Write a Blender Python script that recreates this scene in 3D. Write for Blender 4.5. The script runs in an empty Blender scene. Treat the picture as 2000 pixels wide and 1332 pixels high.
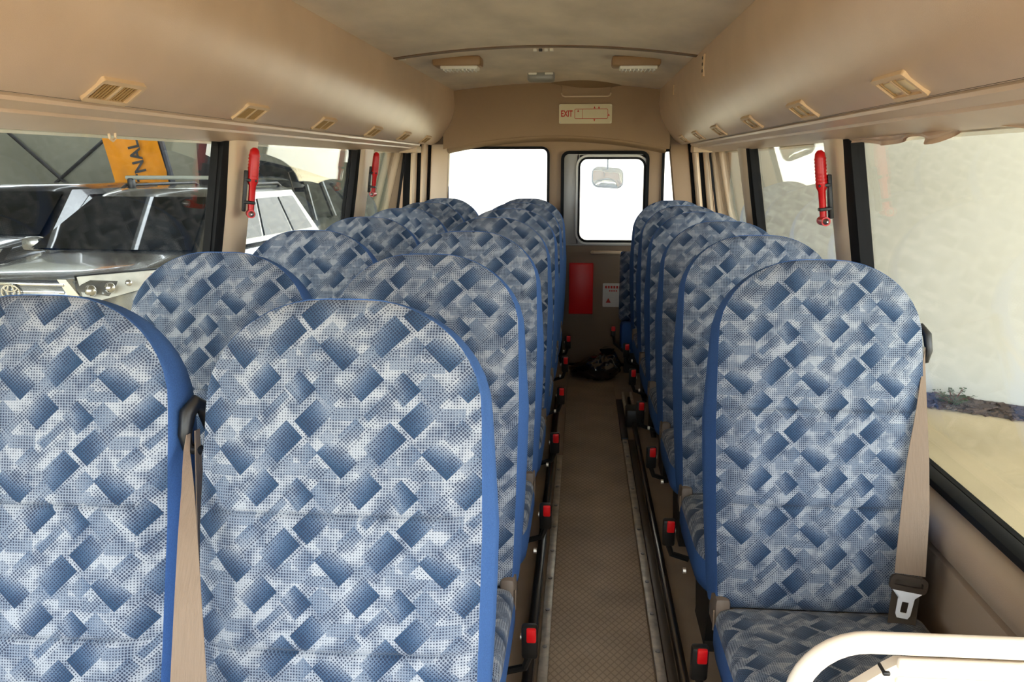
import bpy, bmesh, math, random
from mathutils import Vector, Matrix, noise as mnoise
R = math.radians
PI = math.pi
random.seed(7)
S = bpy.context.scene
COL = S.collection

# ------------------------------------------------------------------ camera
F_PX = 1700.0
cam_d = bpy.data.cameras.new('camera'); cam = bpy.data.objects.new('camera', cam_d); COL.objects.link(cam)
cam_d.sensor_width = 36.0; cam_d.lens = F_PX / 2000 * 36.0; cam_d.clip_start = .02; cam_d.clip_end = 500
def cam_rot():
    fy = Vector(((1138 - 1000) / F_PX, (666 - 320) / F_PX, -1)).normalized()      # world +y seen from the camera
    z = Vector((0, -fy.z, fy.y)).normalized()
    x = fy.cross(z)
    return Matrix((x, fy, z))
cam.matrix_world = Matrix.Translation((0, 0, 1.30)) @ cam_rot().to_4x4()
S.camera = cam

# ------------------------------------------------------------------ sky, light, exposure
w = bpy.data.worlds.new('overcast_sky'); S.world = w; w.use_nodes = True
bg = w.node_tree.nodes['Background']; bg.inputs[0].default_value = (.88, .94, 1, 1); bg.inputs[1].default_value = 5.0
S.view_settings.view_transform = 'Standard'; S.view_settings.look = 'None'
S.view_settings.exposure = 1.0; S.view_settings.gamma = 1; S.view_settings.use_curve_mapping = False
S.cycles.max_bounces = 10; S.cycles.diffuse_bounces = 5; S.cycles.transparent_max_bounces = 16
S.cycles.caustics_reflective = False; S.cycles.caustics_refractive = False

# ------------------------------------------------------------------ materials
def lin(c):
    c = c / 255.0
    return c / 12.92 if c <= .04045 else ((c + .055) / 1.055) ** 2.4
def rgb(r, g, b): return (lin(r), lin(g), lin(b), 1)
class NB:                                    # tiny node expression builder
    def __init__(s, nt): s.nt = nt
    def m(s, op, a, b=None, c=None):
        n = s.nt.nodes.new('ShaderNodeMath'); n.operation = op
        for i, v in enumerate((a, b, c)):
            if v is None: continue
            if hasattr(v, 'is_linked') or hasattr(v, 'links'): s.nt.links.new(v, n.inputs[i])
            else: n.inputs[i].default_value = v
        return n.outputs[0]
def mat(name, col, rough=.6, metal=0, spec=.5, vary=0, scale=20, bump=0, bscale=200, coat=0, stretch=None, col2=None):
    m = bpy.data.materials.new(name); m.use_nodes = True; nt = m.node_tree
    b = nt.nodes['Principled BSDF']
    b.inputs['Base Color'].default_value = col; b.inputs['Roughness'].default_value = rough
    b.inputs['Metallic'].default_value = metal; b.inputs['Specular IOR Level'].default_value = spec
    b.inputs['Coat Weight'].default_value = coat
    if vary or bump:
        tc = nt.nodes.new('ShaderNodeTexCoord'); src = tc.outputs['Object']
        if stretch:
            mp = nt.nodes.new('ShaderNodeMapping'); mp.inputs['Scale'].default_value = stretch
            nt.links.new(src, mp.inputs[0]); src = mp.outputs[0]
    if vary:
        n = nt.nodes.new('ShaderNodeTexNoise'); n.inputs['Scale'].default_value = scale; n.inputs['Detail'].default_value = 5
        nt.links.new(src, n.inputs['Vector'])
        r = nt.nodes.new('ShaderNodeMapRange'); r.inputs[1].default_value = .3; r.inputs[2].default_value = .7
        nt.links.new(n.outputs[0], r.inputs[0])
        mx = nt.nodes.new('ShaderNodeMix'); mx.data_type = 'RGBA'
        c2 = col2 or tuple(min(1, c * (1 + vary)) for c in col[:3]) + (1,)
        c1 = col if col2 else tuple(c * (1 - vary) for c in col[:3]) + (1,)
        mx.inputs[6].default_value = c1; mx.inputs[7].default_value = c2
        nt.links.new(r.outputs[0], mx.inputs[0]); nt.links.new(mx.outputs[2], b.inputs['Base Color'])
    if bump:
        n = nt.nodes.new('ShaderNodeTexNoise'); n.inputs['Scale'].default_value = bscale
        nt.links.new(src, n.inputs['Vector'])
        bp = nt.nodes.new('ShaderNodeBump'); bp.inputs['Strength'].default_value = bump; bp.inputs['Distance'].default_value = .002
        nt.links.new(n.outputs[0], bp.inputs['Height']); nt.links.new(bp.outputs[0], b.inputs['Normal'])
    return m
def glass(name, tint=(.93, .95, .94, 1)):
    """clear pane: Schlick reflection at each face, the rest passes straight through"""
    m = bpy.data.materials.new(name); m.use_nodes = True; nt = m.node_tree; nt.nodes.clear(); M = NB(nt).m
    o = nt.nodes.new('ShaderNodeOutputMaterial'); mx = nt.nodes.new('ShaderNodeMixShader')
    t = nt.nodes.new('ShaderNodeBsdfTransparent'); g = nt.nodes.new('ShaderNodeBsdfGlossy'); ge = nt.nodes.new('ShaderNodeNewGeometry')
    t.inputs[0].default_value = tint; g.inputs['Roughness'].default_value = 0
    dp = nt.nodes.new('ShaderNodeVectorMath'); dp.operation = 'DOT_PRODUCT'
    nt.links.new(ge.outputs['Normal'], dp.inputs[0]); nt.links.new(ge.outputs['Incoming'], dp.inputs[1])
    c = M('SUBTRACT', 1, M('MINIMUM', M('ABSOLUTE', dp.outputs['Value']), 1))
    f = M('MULTIPLY_ADD', M('POWER', c, 5), .94, .04)
    nt.links.new(f, mx.inputs[0]); nt.links.new(t.outputs[0], mx.inputs[1]); nt.links.new(g.outputs[0], mx.inputs[2])
    nt.links.new(mx.outputs[0], o.inputs[0]); return m

def moquette():
    """woven seat fabric: overlapping tilted squares fading into a light ground full of dark dots; UV in metres"""
    m = bpy.data.materials.new('patterned_moquette'); m.use_nodes = True; nt = m.node_tree; L = nt.links
    nb = NB(nt); M = nb.m; b = nt.nodes['Principled BSDF']
    uv = nt.nodes.new('ShaderNodeUVMap').outputs[0]
    oi = nt.nodes.new('ShaderNodeObjectInfo')
    sp = nt.nodes.new('ShaderNodeSeparateXYZ'); L.new(uv, sp.inputs[0])
    T = .161; PV = 1.02
    rnd = oi.outputs['Random']
    U = M('ADD', M('MULTIPLY', sp.outputs[0], 1 / T), rnd)
    V = M('ADD', M('MULTIPLY', sp.outputs[1], -1 / T), M('FRACT', M('MULTIPLY', rnd, 7.3)))     # down
    k = 1165.0
    # cx cy half_p(SE) half_q(NE) grad_p grad_q base level
    shapes = [
        (400, 610, 112, 160, -.10, -.35, .72), (975, 205, 116, 160, .40, .12, .62), (1400, 280, 127, 122, .30, .42, .50),
        (680, 1040, 180, 118, .22, -.42, .58), (1210, 880, 120, 185, .28, .18, .66),
        (560, 290, 150, 100, -.05, -.05, .34), (560, 455, 165, 42, .05, .0, .28), (1130, 470, 40, 165, .0, -.1, .40),
        (1020, 560, 55, 60, 0, 0, .26), (840, 760, 70, 125, -.1, .1, .32), (215, 300, 120, 75, .1, -.1, .34), (1010, 1120, 75, 120, 0, .12, .30), (560, 820, 60, 70, 0, 0, .24), (330, 1010, 75, 95, .08, .1, .36)]
    val = None; hard = None
    for i, (cx, cy, hp, hq, gp, gq, base) in enumerate(shapes):
        hp *= 1.12; hq *= 1.12
        dx = M('SUBTRACT', M('FRACT', M('ADD', U, .5 - cx / k)), .5)
        dy = M('MULTIPLY', M('SUBTRACT', M('FRACT', M('ADD', M('MULTIPLY', V, 1 / PV), .5 - cy / k / PV)), .5), PV)
        p = M('MULTIPLY', M('ADD', dx, dy), .7071 * k / hp); q = M('MULTIPLY', M('SUBTRACT', dx, dy), .7071 * k / hq)
        mask = M('MULTIPLY', M('LESS_THAN', M('ABSOLUTE', p), 1), M('LESS_THAN', M('ABSOLUTE', q), 1))
        g = M('MULTIPLY_ADD', q, gq, M('MULTIPLY_ADD', p, gp, base))
        v = M('MULTIPLY', mask, g)
        val = v if val is None else M('MAXIMUM', val, v)
        if i < 5: hard = v if hard is None else M('MAXIMUM', hard, v)
    for cx, cy, hx, hy, lv in ((760, 560, 160, 75, .30), (1180, 1090, 170, 60, .28), (515, 35, 170, 60, .32), (250, 1180, 170, 70, .26)):
        dx = M('SUBTRACT', M('FRACT', M('ADD', U, .5 - cx / k)), .5)
        dy = M('MULTIPLY', M('SUBTRACT', M('FRACT', M('ADD', M('MULTIPLY', V, 1 / PV), .5 - cy / k / PV)), .5), PV)
        mask = M('MULTIPLY', M('LESS_THAN', M('ABSOLUTE', dx), hx / k), M('LESS_THAN', M('ABSOLUTE', dy), hy / k))
        val = M('MAXIMUM', val, M('MULTIPLY', mask, lv))
    # stippled fading
    st = nt.nodes.new('ShaderNodeTexNoise'); st.inputs['Scale'].default_value = 700; st.inputs['Detail'].default_value = 1
    L.new(uv, st.inputs['Vector'])
    big = nt.nodes.new('ShaderNodeTexNoise'); big.inputs['Scale'].default_value = 32; big.inputs['Detail'].default_value = 2
    L.new(uv, big.inputs['Vector'])
    jitter = M('MULTIPLY', M('SUBTRACT', st.outputs[0], .5), M('MINIMUM', M('MULTIPLY', val, 2.6), 1.1))
    patch = M('MULTIPLY', M('MAXIMUM', M('SUBTRACT', big.outputs[0], .38), .03), 1.1)
    lev = M('ADD', M('MAXIMUM', val, patch), jitter)
    cr = nt.nodes.new('ShaderNodeValToRGB'); e = cr.color_ramp.elements
    e[0].position = 0; e[0].color = (.33, .355, .395, 1)
    e[1].position = 1; e[1].color = (.022, .05, .10, 1)
    x = e.new(.30); x.color = (.165, .20, .26, 1)
    x = e.new(.55); x.color = (.078, .118, .188, 1)
    x = e.new(.78); x.color = (.038, .073, .135, 1)
    L.new(lev, cr.inputs[0])
    # dots
    D = 36.0
    def dots(a, bb, r):
        fx = M('SUBTRACT', M('FRACT', a), .5); fy = M('SUBTRACT', M('FRACT', bb), .5)
        return M('LESS_THAN', M('ADD', M('MULTIPLY', fx, fx), M('MULTIPLY', fy, fy)), M('MULTIPLY', r, r))
    rad = M('MULTIPLY_ADD', M('SUBTRACT', big.outputs[0], .5), .55, .265)
    d1 = dots(M('MULTIPLY', U, D), M('MULTIPLY', V, D), rad)
    d2 = dots(M('MULTIPLY', M('ADD', U, V), D * .7071), M('MULTIPLY', M('SUBTRACT', U, V), D * .7071), M('ADD', rad, .05))
    sel = M('GREATER_THAN', hard, .3)
    wave = M('GREATER_THAN', M('FRACT', M('MULTIPLY', M('ADD', U, M('MULTIPLY', V, 1 / PV)), 2.0)), .62)
    sel = M('MAXIMUM', sel, wave)
    dd = M('ADD', M('MULTIPLY', d1, M('SUBTRACT', 1, sel)), M('MULTIPLY', d2, sel))
    mx = nt.nodes.new('ShaderNodeMix'); mx.data_type = 'RGBA'
    L.new(M('MULTIPLY', dd, .92), mx.inputs[0]); L.new(cr.outputs[0], mx.inputs[6]); mx.inputs[7].default_value = (.018, .026, .055, 1)
    L.new(mx.outputs[2], b.inputs['Base Color'])
    b.inputs['Roughness'].default_value = .9; b.inputs['Specular IOR Level'].default_value = .15
    b.inputs['Sheen Weight'].default_value = .12; b.inputs['Sheen Roughness'].default_value = .5
    return m
MOQ = moquette()
BLUE = mat('plain_blue_cloth', rgb(64, 98, 152), .85, spec=.15, vary=.12, scale=400, bump=.3, bscale=900)
TAN = mat('tan_trim_plastic', rgb(196, 168, 138), .5, vary=.05, scale=6, bump=.12, bscale=500)
RACKM = mat('tan_rack_vinyl', rgb(206, 178, 153), .28, vary=.06, scale=5, bump=.25, bscale=700, spec=.45)
CEILM = mat('stained_headliner_cloth', rgb(224, 208, 188), .75, vary=.16, scale=5, bump=.4, bscale=600, stretch=(1, .45, 1))
WALLM = mat('beige_wall_vinyl', rgb(158, 137, 116), .55, bump=.2, bscale=600)
REARM = mat('brown_beige_rear_panel', rgb(156, 128, 98), .6, bump=.25, bscale=500)
CREAM = mat('cream_pillar_plastic', rgb(214, 190, 160), .42, bump=.08, bscale=400)
RAILM = mat('cream_painted_metal', rgb(240, 226, 206), .3, coat=.3)
RUB = mat('black_rubber', rgb(19, 19, 20), .75, spec=.2, bump=.1)
BLK = mat('black_plastic', rgb(26, 25, 24), .42)
GREYP = mat('light_grey_door_paint', rgb(176, 172, 164), .4)
WHITEP = mat('off_white_plastic', rgb(228, 224, 214), .35)
RED = mat('red_button_plastic', rgb(225, 22, 28), .3)
REDH = mat('red_hammer_plastic', rgb(196, 20, 24), .35)
REDB = mat('red_painted_metal', rgb(226, 8, 8), .4)
STEEL = mat('brushed_steel', rgb(190, 190, 190), .3, metal=1)
ALU = mat('worn_aluminium', rgb(214, 206, 192), .42, metal=.75, vary=.25, scale=30)
DARKM = mat('dark_seat_metal', rgb(44, 42, 40), .45, metal=.3)
BROWNP = mat('taupe_plastic', rgb(112, 98, 86), .5)
BELT = mat('beige_webbing', rgb(138, 119, 102), .75, spec=.2, vary=.08, scale=60, bump=.6, bscale=300, stretch=(12, 1, .2))
SHADEBELT = mat('shaded_beige_webbing', rgb(70, 60, 50), .7)  # same beige webbing, shade on the strand put into the colour
GLASS = glass('window_glass')
VENTM = mat('cream_vent_plastic', rgb(214, 184, 148), .45)
LOUV = mat('tan_louvre_plastic', rgb(160, 128, 84), .5)
DARKV = mat('dark_slot', rgb(58, 46, 34), .7)
BAGM = mat('black_glossy_polythene', rgb(20, 20, 21), .16, coat=1)
def floor_vinyl():
    m = mat('embossed_brown_vinyl', rgb(184, 166, 144), .5, vary=.2, scale=5)
    nt = m.node_tree; nb = NB(nt); M = nb.m
    tc = nt.nodes.new('ShaderNodeTexCoord'); sp = nt.nodes.new('ShaderNodeSeparateXYZ'); nt.links.new(tc.outputs['Object'], sp.inputs[0])
    a = M('ADD', M('MULTIPLY', sp.outputs[0], 48), M('MULTIPLY', sp.outputs[1], 30)); c = M('SUBTRACT', M('MULTIPLY', sp.outputs[0], 48), M('MULTIPLY', sp.outputs[1], 30))
    h = M('MAXIMUM', M('ABSOLUTE', M('SUBTRACT', M('FRACT', a), .5)), M('ABSOLUTE', M('SUBTRACT', M('FRACT', c), .5)))
    h = M('GREATER_THAN', h, .40)
    bp = nt.nodes.new('ShaderNodeBump'); bp.inputs['Strength'].default_value = 1; bp.inputs['Distance'].default_value = .004
    b = nt.nodes['Principled BSDF']; src = b.inputs['Base Color'].links[0].from_socket
    mx = nt.nodes.new('ShaderNodeMix'); mx.data_type = 'RGBA'; mx.blend_type = 'MULTIPLY'; nt.links.new(M('MULTIPLY', h, .45), mx.inputs[0]); nt.links.new(src, mx.inputs[6]); mx.inputs[7].default_value = (.35, .33, .3, 1)  # shade of the emboss grooves darkened into the colour
    nt.links.new(mx.outputs[2], b.inputs['Base Color'])
    nt.links.new(h, bp.inputs['Height']); nt.links.new(bp.outputs[0], nt.nodes['Principled BSDF'].inputs['Normal'])
    return m
FLOORM = mat('dark_brown_vinyl', rgb(160, 142, 122), .5, vary=.15, scale=4, bump=.2)
RUNM = floor_vinyl()

# ------------------------------------------------------------------ mesh helpers
class MB:
    def __init__(s): s.v = []; s.f = []; s.uv = {}
    def add(s, vs, fs):
        o = len(s.v); s.v += [tuple(p) for p in vs]; s.f += [tuple(i + o for i in f) for f in fs]; return o
    def box(s, c, d, bev=0, rot=None, seg=2):
        bm = bmesh.new(); bmesh.ops.create_cube(bm, size=1)
        for v in bm.verts: v.co = Vector((v.co.x * d[0], v.co.y * d[1], v.co.z * d[2]))
        if bev: bmesh.ops.bevel(bm, geom=bm.edges[:], offset=min(bev, min(d) * .49), segments=seg, affect='EDGES', profile=.5)
        Mx = Matrix.Translation(c)
        if rot is not None: Mx = Mx @ (rot if isinstance(rot, Matrix) else Matrix.Rotation(rot[1], 4, rot[0]))
        bmesh.ops.transform(bm, matrix=Mx, verts=bm.verts[:])
        bm.verts.index_update(); s.add([v.co[:] for v in bm.verts], [[v.index for v in f.verts] for f in bm.faces]); bm.free(); return s
    def loft(s, rings, close=True, cap0=False, cap1=False):
        n = len(rings[0]); o = s.add([p for r in rings for p in r], [])
        for i in range(len(rings) - 1):
            for j in range(n if close else n - 1):
                a = o + i * n + j; b = o + i * n + (j + 1) % n
                s.f.append((a, b, b + n, a + n))
        if cap0: s.f.append(tuple(o + j for j in range(n))[::-1])
        if cap1: s.f.append(tuple(o + (len(rings) - 1) * n + j for j in range(n)))
        return s
    def tube(s, pts, r, seg=10, caps=True, flat=1.0):
        pts = [Vector(p) for p in pts]; rings = []; up = None
        for i, p in enumerate(pts):
            t = (pts[min(i + 1, len(pts) - 1)] - pts[max(i - 1, 0)]).normalized()
            if up is None: up = Vector((0, 0, 1)) if abs(t.z) < .9 else Vector((1, 0, 0))
            a = t.cross(up).normalized(); b = a.cross(t).normalized(); up = b
            rr = r[i] if isinstance(r, (list, tuple)) else r
            rings.append([p + a * math.cos(2 * PI * k / seg) * rr + b * math.sin(2 * PI * k / seg) * rr * flat for k in range(seg)])
        return s.loft(rings, True, caps, caps)
    def prism(s, poly, fn0, fn1):
        """polygon of 2D points carried to 3D by fn0 and fn1"""
        return s.loft([[fn0(a, b) for a, b in poly], [fn1(a, b) for a, b in poly]], True, True, True)
    def grid(s, fn, nu, nv, uvfn=None):
        o = len(s.v)
        for j in range(nv + 1):
            for i in range(nu + 1):
                s.v.append(tuple(fn(i / nu, j / nv)))
                if uvfn: s.uv[len(s.v) - 1] = uvfn(i / nu, j / nv)
        for j in range(nv):
            for i in range(nu):
                a = o + j * (nu + 1) + i; s.f.append((a, a + 1, a + nu + 2, a + nu + 1))
        return s
    def sphere(s, c, r, nu=12, nv=8):
        c = Vector(c); r = r if isinstance(r, (tuple, list)) else (r, r, r); rings = []
        for j in range(1, nv):
            t = PI * j / nv
            rings.append([(c.x + r[0] * math.sin(t) * math.cos(2 * PI * i / nu), c.y + r[1] * math.sin(t) * math.sin(2 * PI * i / nu), c.z - r[2] * math.cos(t)) for i in range(nu)])
        return s.loft(rings, True, True, True)
    def mesh(s, name, m, smooth=True, angle=40):
        me = bpy.data.meshes.new(name); me.from_pydata(s.v, [], s.f)
        bm = bmesh.new(); bm.from_mesh(me); bmesh.ops.recalc_face_normals(bm, faces=bm.faces[:]); bm.to_mesh(me); bm.free()
        if s.uv:
            ul = me.uv_layers.new(name='UVMap')
            for lp in me.loops: ul.data[lp.index].uv = s.uv.get(lp.vertex_index, (0, 0))
        me.materials.append(m)
        if smooth:
            me.polygons.foreach_set('use_smooth', [True] * len(me.polygons)); me.set_sharp_from_angle(angle=R(angle))
        return me
def obj(name, mb, m, parent=None, smooth=True, angle=40):
    me = mb if isinstance(mb, bpy.types.Mesh) else mb.mesh(name, m, smooth, angle)
    o = bpy.data.objects.new(name, me); COL.objects.link(o)
    if parent: o.parent = parent
    return o
def tag(o, label, cat=None, group=None, kind=None):
    o['label'] = label
    if cat: o['category'] = cat
    if group: o['group'] = group
    if kind: o['kind'] = kind
    return o
def struct(name, mb, m, label=None, smooth=True, parent=None, angle=40):
    o = obj(name, mb, m, parent, smooth, angle)
    if not parent:
        o['kind'] = 'structure'
        if label: o['label'] = label
    return o
def empty(name, loc, label, cat, group=None, rz=0, kind=None):
    o = bpy.data.objects.new(name, None); COL.objects.link(o); o.location = loc; o.rotation_euler = (0, 0, rz); o.empty_display_size = .1
    return tag(o, label, cat, group, kind)
def dup(o, parent=None):
    c = o.copy(); COL.objects.link(c); c.parent = parent
    for ch in list(o.children): dup(ch, c)
    return c
def rrect(w_, h, r, n=5):
    pts = []
    for cx, cy, a0 in ((w_ / 2 - r, h / 2 - r, 0), (-w_ / 2 + r, h / 2 - r, 90), (-w_ / 2 + r, -h / 2 + r, 180), (w_ / 2 - r, -h / 2 + r, 270)):
        for k in range(n + 1):
            a = R(a0 + 90 * k / n); pts.append((cx + r * math.cos(a), cy + r * math.sin(a)))
    return pts
def ring_frame(mb, cx, cy, w_, h, r, t, d, fn, r2=None):
    """rounded rectangular frame: outer w x h, band t wide, d deep; fn(a, b, depth) -> 3D"""
    o = rrect(w_, h, r); i = rrect(w_ - 2 * t, h - 2 * t, max(r - t, .004) if r2 is None else r2)
    mb.loft([[fn(cx + a, cy + b, 0) for a, b in o], [fn(cx + a, cy + b, d) for a, b in o], [fn(cx + a, cy + b, d) for a, b in i],
             [fn(cx + a, cy + b, 0) for a, b in i], [fn(cx + a, cy + b, 0) for a, b in o]], True)
    return mb

# ------------------------------------------------------------------ outside: ground, buildings
GZ = -.68
XC = -.17
g = MB(); g.box((0, 20, GZ - .1), (160, 160, .2))
struct('ground', g, mat('pale_tan_concrete', rgb(222, 203, 166), .85, vary=.13, scale=.9, bump=.3, bscale=30), 'pale tan concrete yard outside the bus')
wd = Vector((.834, -.552, 0)); wn = Vector((-.552, -.834, 0)); w0 = Vector((3.04, 7.65, 0))
def wall_pt(s_, o_, z): p = w0 + wd * s_ + wn * o_; return (p.x, p.y, z)
g = MB(); g.loft([[wall_pt(s_, o_, z) for o_, z in ((0, GZ), (0, 4.02), (-.25, 4.02), (-.25, GZ))] for s_ in (-2.1, 10)], True, True, True)
struct('wall_yard', g, mat('greyish_cream_render', rgb(222, 219, 204), .8, vary=.05, scale=.7, bump=.25, bscale=40), 'pale rendered building wall beside the bus')
g = MB(); g.box((-4, 22, 2.3), (22, .3, 6))
struct('wall_yard_far', g, mat('white_render', rgb(246, 244, 238), .8, vary=.03, scale=.5), 'bright white wall far behind the bus')
# mulch bed and dry plant along the pale wall
g = MB(); rr = random.Random(3)
g.loft([[wall_pt(s_, o_, z) for o_, z in ((.0, GZ + .003), (.0, GZ + .02), (.30, GZ + .018), (.42, GZ + .003))] for s_ in (-2.0, 8)], True, True, True)
for i in range(1700):
    s_ = rr.uniform(-1.2, 4.5); o_ = rr.uniform(.01, .46); p = wall_pt(s_, o_, GZ + .018 + rr.uniform(-.01, .014))
    g.box(p, (rr.uniform(.03, .09), rr.uniform(.015, .03), .012), rot=Matrix.Rotation(rr.uniform(0, 6.3), 4, 'Z') @ Matrix.Rotation(rr.uniform(-.6, .6), 4, 'X'))
tag(obj('bark_mulch', g, mat('mixed_bark_chips', rgb(88, 70, 56), .9, vary=.0, scale=25, col2=rgb(176, 160, 140)), smooth=False), 'brown bark mulch strip at the foot of the pale wall', 'mulch', kind='stuff')
MULV = bpy.data.materials['mixed_bark_chips']
n = MULV.node_tree
t_ = empty('dry_shrub', wall_pt(.26, .28, GZ), 'small reddish dry shrub growing in the bark mulch', 'shrub'); t_.scale = (.8, .8, .62)
g = MB(); g2 = MB()
for i in range(46):
    a = rr.uniform(0, 6.28); l = rr.uniform(.10, .23); tip = Vector((math.cos(a) * l * .9, math.sin(a) * l * .9, .05 + l * rr.uniform(.3, .8)))
    g.tube([(0, 0, .0), tip * .5 + Vector((0, 0, .02)), tip], [.005, .004, .002], 5)
    for k in range(8):
        q = tip * rr.uniform(.45, 1.05) + Vector((rr.uniform(-.02, .02), rr.uniform(-.02, .02), rr.uniform(-.01, .02)))
        g2.box(q, (.026, .014, .003), rot=Matrix.Rotation(rr.uniform(0, 6.3), 4, 'Z') @ Matrix.Rotation(rr.uniform(-1, 1), 4, 'X'))
obj('twig', g, mat('red_brown_twig', rgb(120, 66, 44), .8), t_)
o = obj('leaves', g2, mat('dull_green_red_leaf', rgb(70, 84, 40), .8, vary=0, scale=18, col2=rgb(140, 74, 52)), t_, smooth=False); o['kind'] = 'stuff'

# shed on the parked-car side
SHED = mat('grey_green_shed_cladding', rgb(128, 128, 112), .8, vary=.12, scale=.8, bump=.3, bscale=15)
g = MB(); g.box((-9.4, 17.1, 1.7), (12.4, .2, 4.8)); struct('wall_shed_back', g, SHED, 'grey clad back wall of the open shed')
g = MB(); g.box((-15.6, 6, 1.7), (.2, 23, 4.8)); struct('wall_shed_side', g, SHED, 'grey clad side wall of the open shed')
g = MB()
for x0, x1 in ((-15.7, -8.6), (-8.45, -6.6), (-6.45, 9.0)): g.box(((x0 + x1) / 2, 7.0, 4.1), (x1 - x0, 18, .12))  # last slab runs on unseen over the bus, added to cut side light
struct('roof_shed_and_shade_canopy', g, mat('grey_roof_sheet', rgb(120, 118, 110), .6), 'shed roof with two open skylight slots, its unseen stretch over the bus added to dim the sides')
g = MB(); g.box((-9.4, 16.93, GZ + .52), (12.4, .12, .12)); struct('trim_1', g, SHED, 'rail along the shed back wall')
t_ = empty('cross_brace', (-10.45, 16.9, 1.0), 'crossed dark steel brace rods on the shed wall', 'brace')
for a, b in (((-11.75, 2.25), (-9.3, .03)), ((-8.95, 2.11), (-11.25, .35))):
    g = MB(); g.tube([(a[0] + 10.45, 0, a[1] - 1.0), (b[0] + 10.45, 0, b[1] - 1.0)], .035, 8); obj('brace_rod', g, DARKM, t_)
# ------------------------------------------------------------------ banners
def cloth(x0, z0, x1, z1, wd_, y, amp, m, parent, name='cloth'):
    """a banner band from (x0,z0) bottom to (x1,z1) top, wd_ wide, gently rippled and 1 cm thick"""
    g = MB()
    for k, dy in ((0, 0), (1, .012)):
        g.grid(lambda u, v: (x0 + (x1 - x0) * v + (u - .5) * wd_, y + dy + amp * math.sin(u * 9 + v * 4), z0 + (z1 - z0) * v), 16, 20)
    return obj(name, g, m, parent)
YEL = mat('yellow_banner_cloth', rgb(232, 150, 6), .7, vary=.15, scale=3)
t_ = empty('advertising_banner', (-7.28, 13.7, GZ), 'leaning yellow banner with black lettering and a dark pole', 'banner'); t_.scale = (1.087,) * 3
cloth(.36, .8 - GZ - .55, -.22, 3.4, .86, 0, .03, YEL, t_)
g = MB(); g.tube([(.86, .02, .0), (.78, .02, 1.0), (.24, .02, 3.5)], .05, 8); obj('pole', g, mat('dark_pole', rgb(26, 28, 40), .5), t_)
def text(body, size, loc, rot, m, name, parent, ext=.002, sx=1, nm='letter'):
    c = bpy.data.curves.new(name, 'FONT'); c.body = body; c.size = size; c.align_x = 'LEFT'; c.align_y = 'CENTER'; c.extrude = ext; c.offset = size * .022
    tmp = bpy.data.objects.new(name, c); COL.objects.link(tmp); dg = bpy.context.evaluated_depsgraph_get(); dg.update()
    me = bpy.data.meshes.new_from_object(tmp.evaluated_get(dg)); bpy.data.objects.remove(tmp)
    bm = bmesh.new(); bm.from_mesh(me); todo = set(bm.verts); islands = []
    while todo:
        st = [todo.pop()]; isl = set(st)
        while st:
            for e in st.pop().link_edges:
                for v in e.verts:
                    if v not in isl: isl.add(v); todo.discard(v); st.append(v)
        islands.append(isl)
    islands.sort(key=lambda q: min(v.co.x for v in q))
    for isl in islands:
        idx = {v: i for i, v in enumerate(isl)}
        lm = bpy.data.meshes.new(nm); lm.from_pydata([v.co[:] for v in isl], [], [[idx[v] for v in f.verts] for f in bm.faces if f.verts[0] in isl]); lm.materials.append(m)
        o = bpy.data.objects.new(nm, lm); COL.objects.link(o); o.location = loc; o.rotation_euler = rot; o.scale = (sx, 1, 1); o.parent = parent
    bm.free(); bpy.data.meshes.remove(me)
text('TNAL  A', .245, (.27, -.05, 1.545), (R(90), R(-90) - .21, 0), BLK, 'lettering', t_)
t_ = empty('feather_flag', (-5.8, 13.2, GZ), 'dark feather flag with a red edge and a painted window reflection', 'flag')
cloth(.22, .5, .22, 3.2, .62, 0, .015, mat('charcoal_flag_cloth', rgb(40, 40, 42), .8), t_)
cloth(.54, .5, .52, 3.2, .10, -.01, .01, mat('dark_red_flag_edge', rgb(92, 28, 32), .8), t_, 'edge_band')
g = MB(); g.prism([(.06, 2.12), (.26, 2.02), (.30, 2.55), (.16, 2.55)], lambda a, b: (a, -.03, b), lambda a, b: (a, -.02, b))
obj('patch', g, mat('painted_reflection', rgb(240, 238, 230), .7), t_)['label'] = 'painted window reflection'  # window reflection painted onto the flag as a white shape

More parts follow.
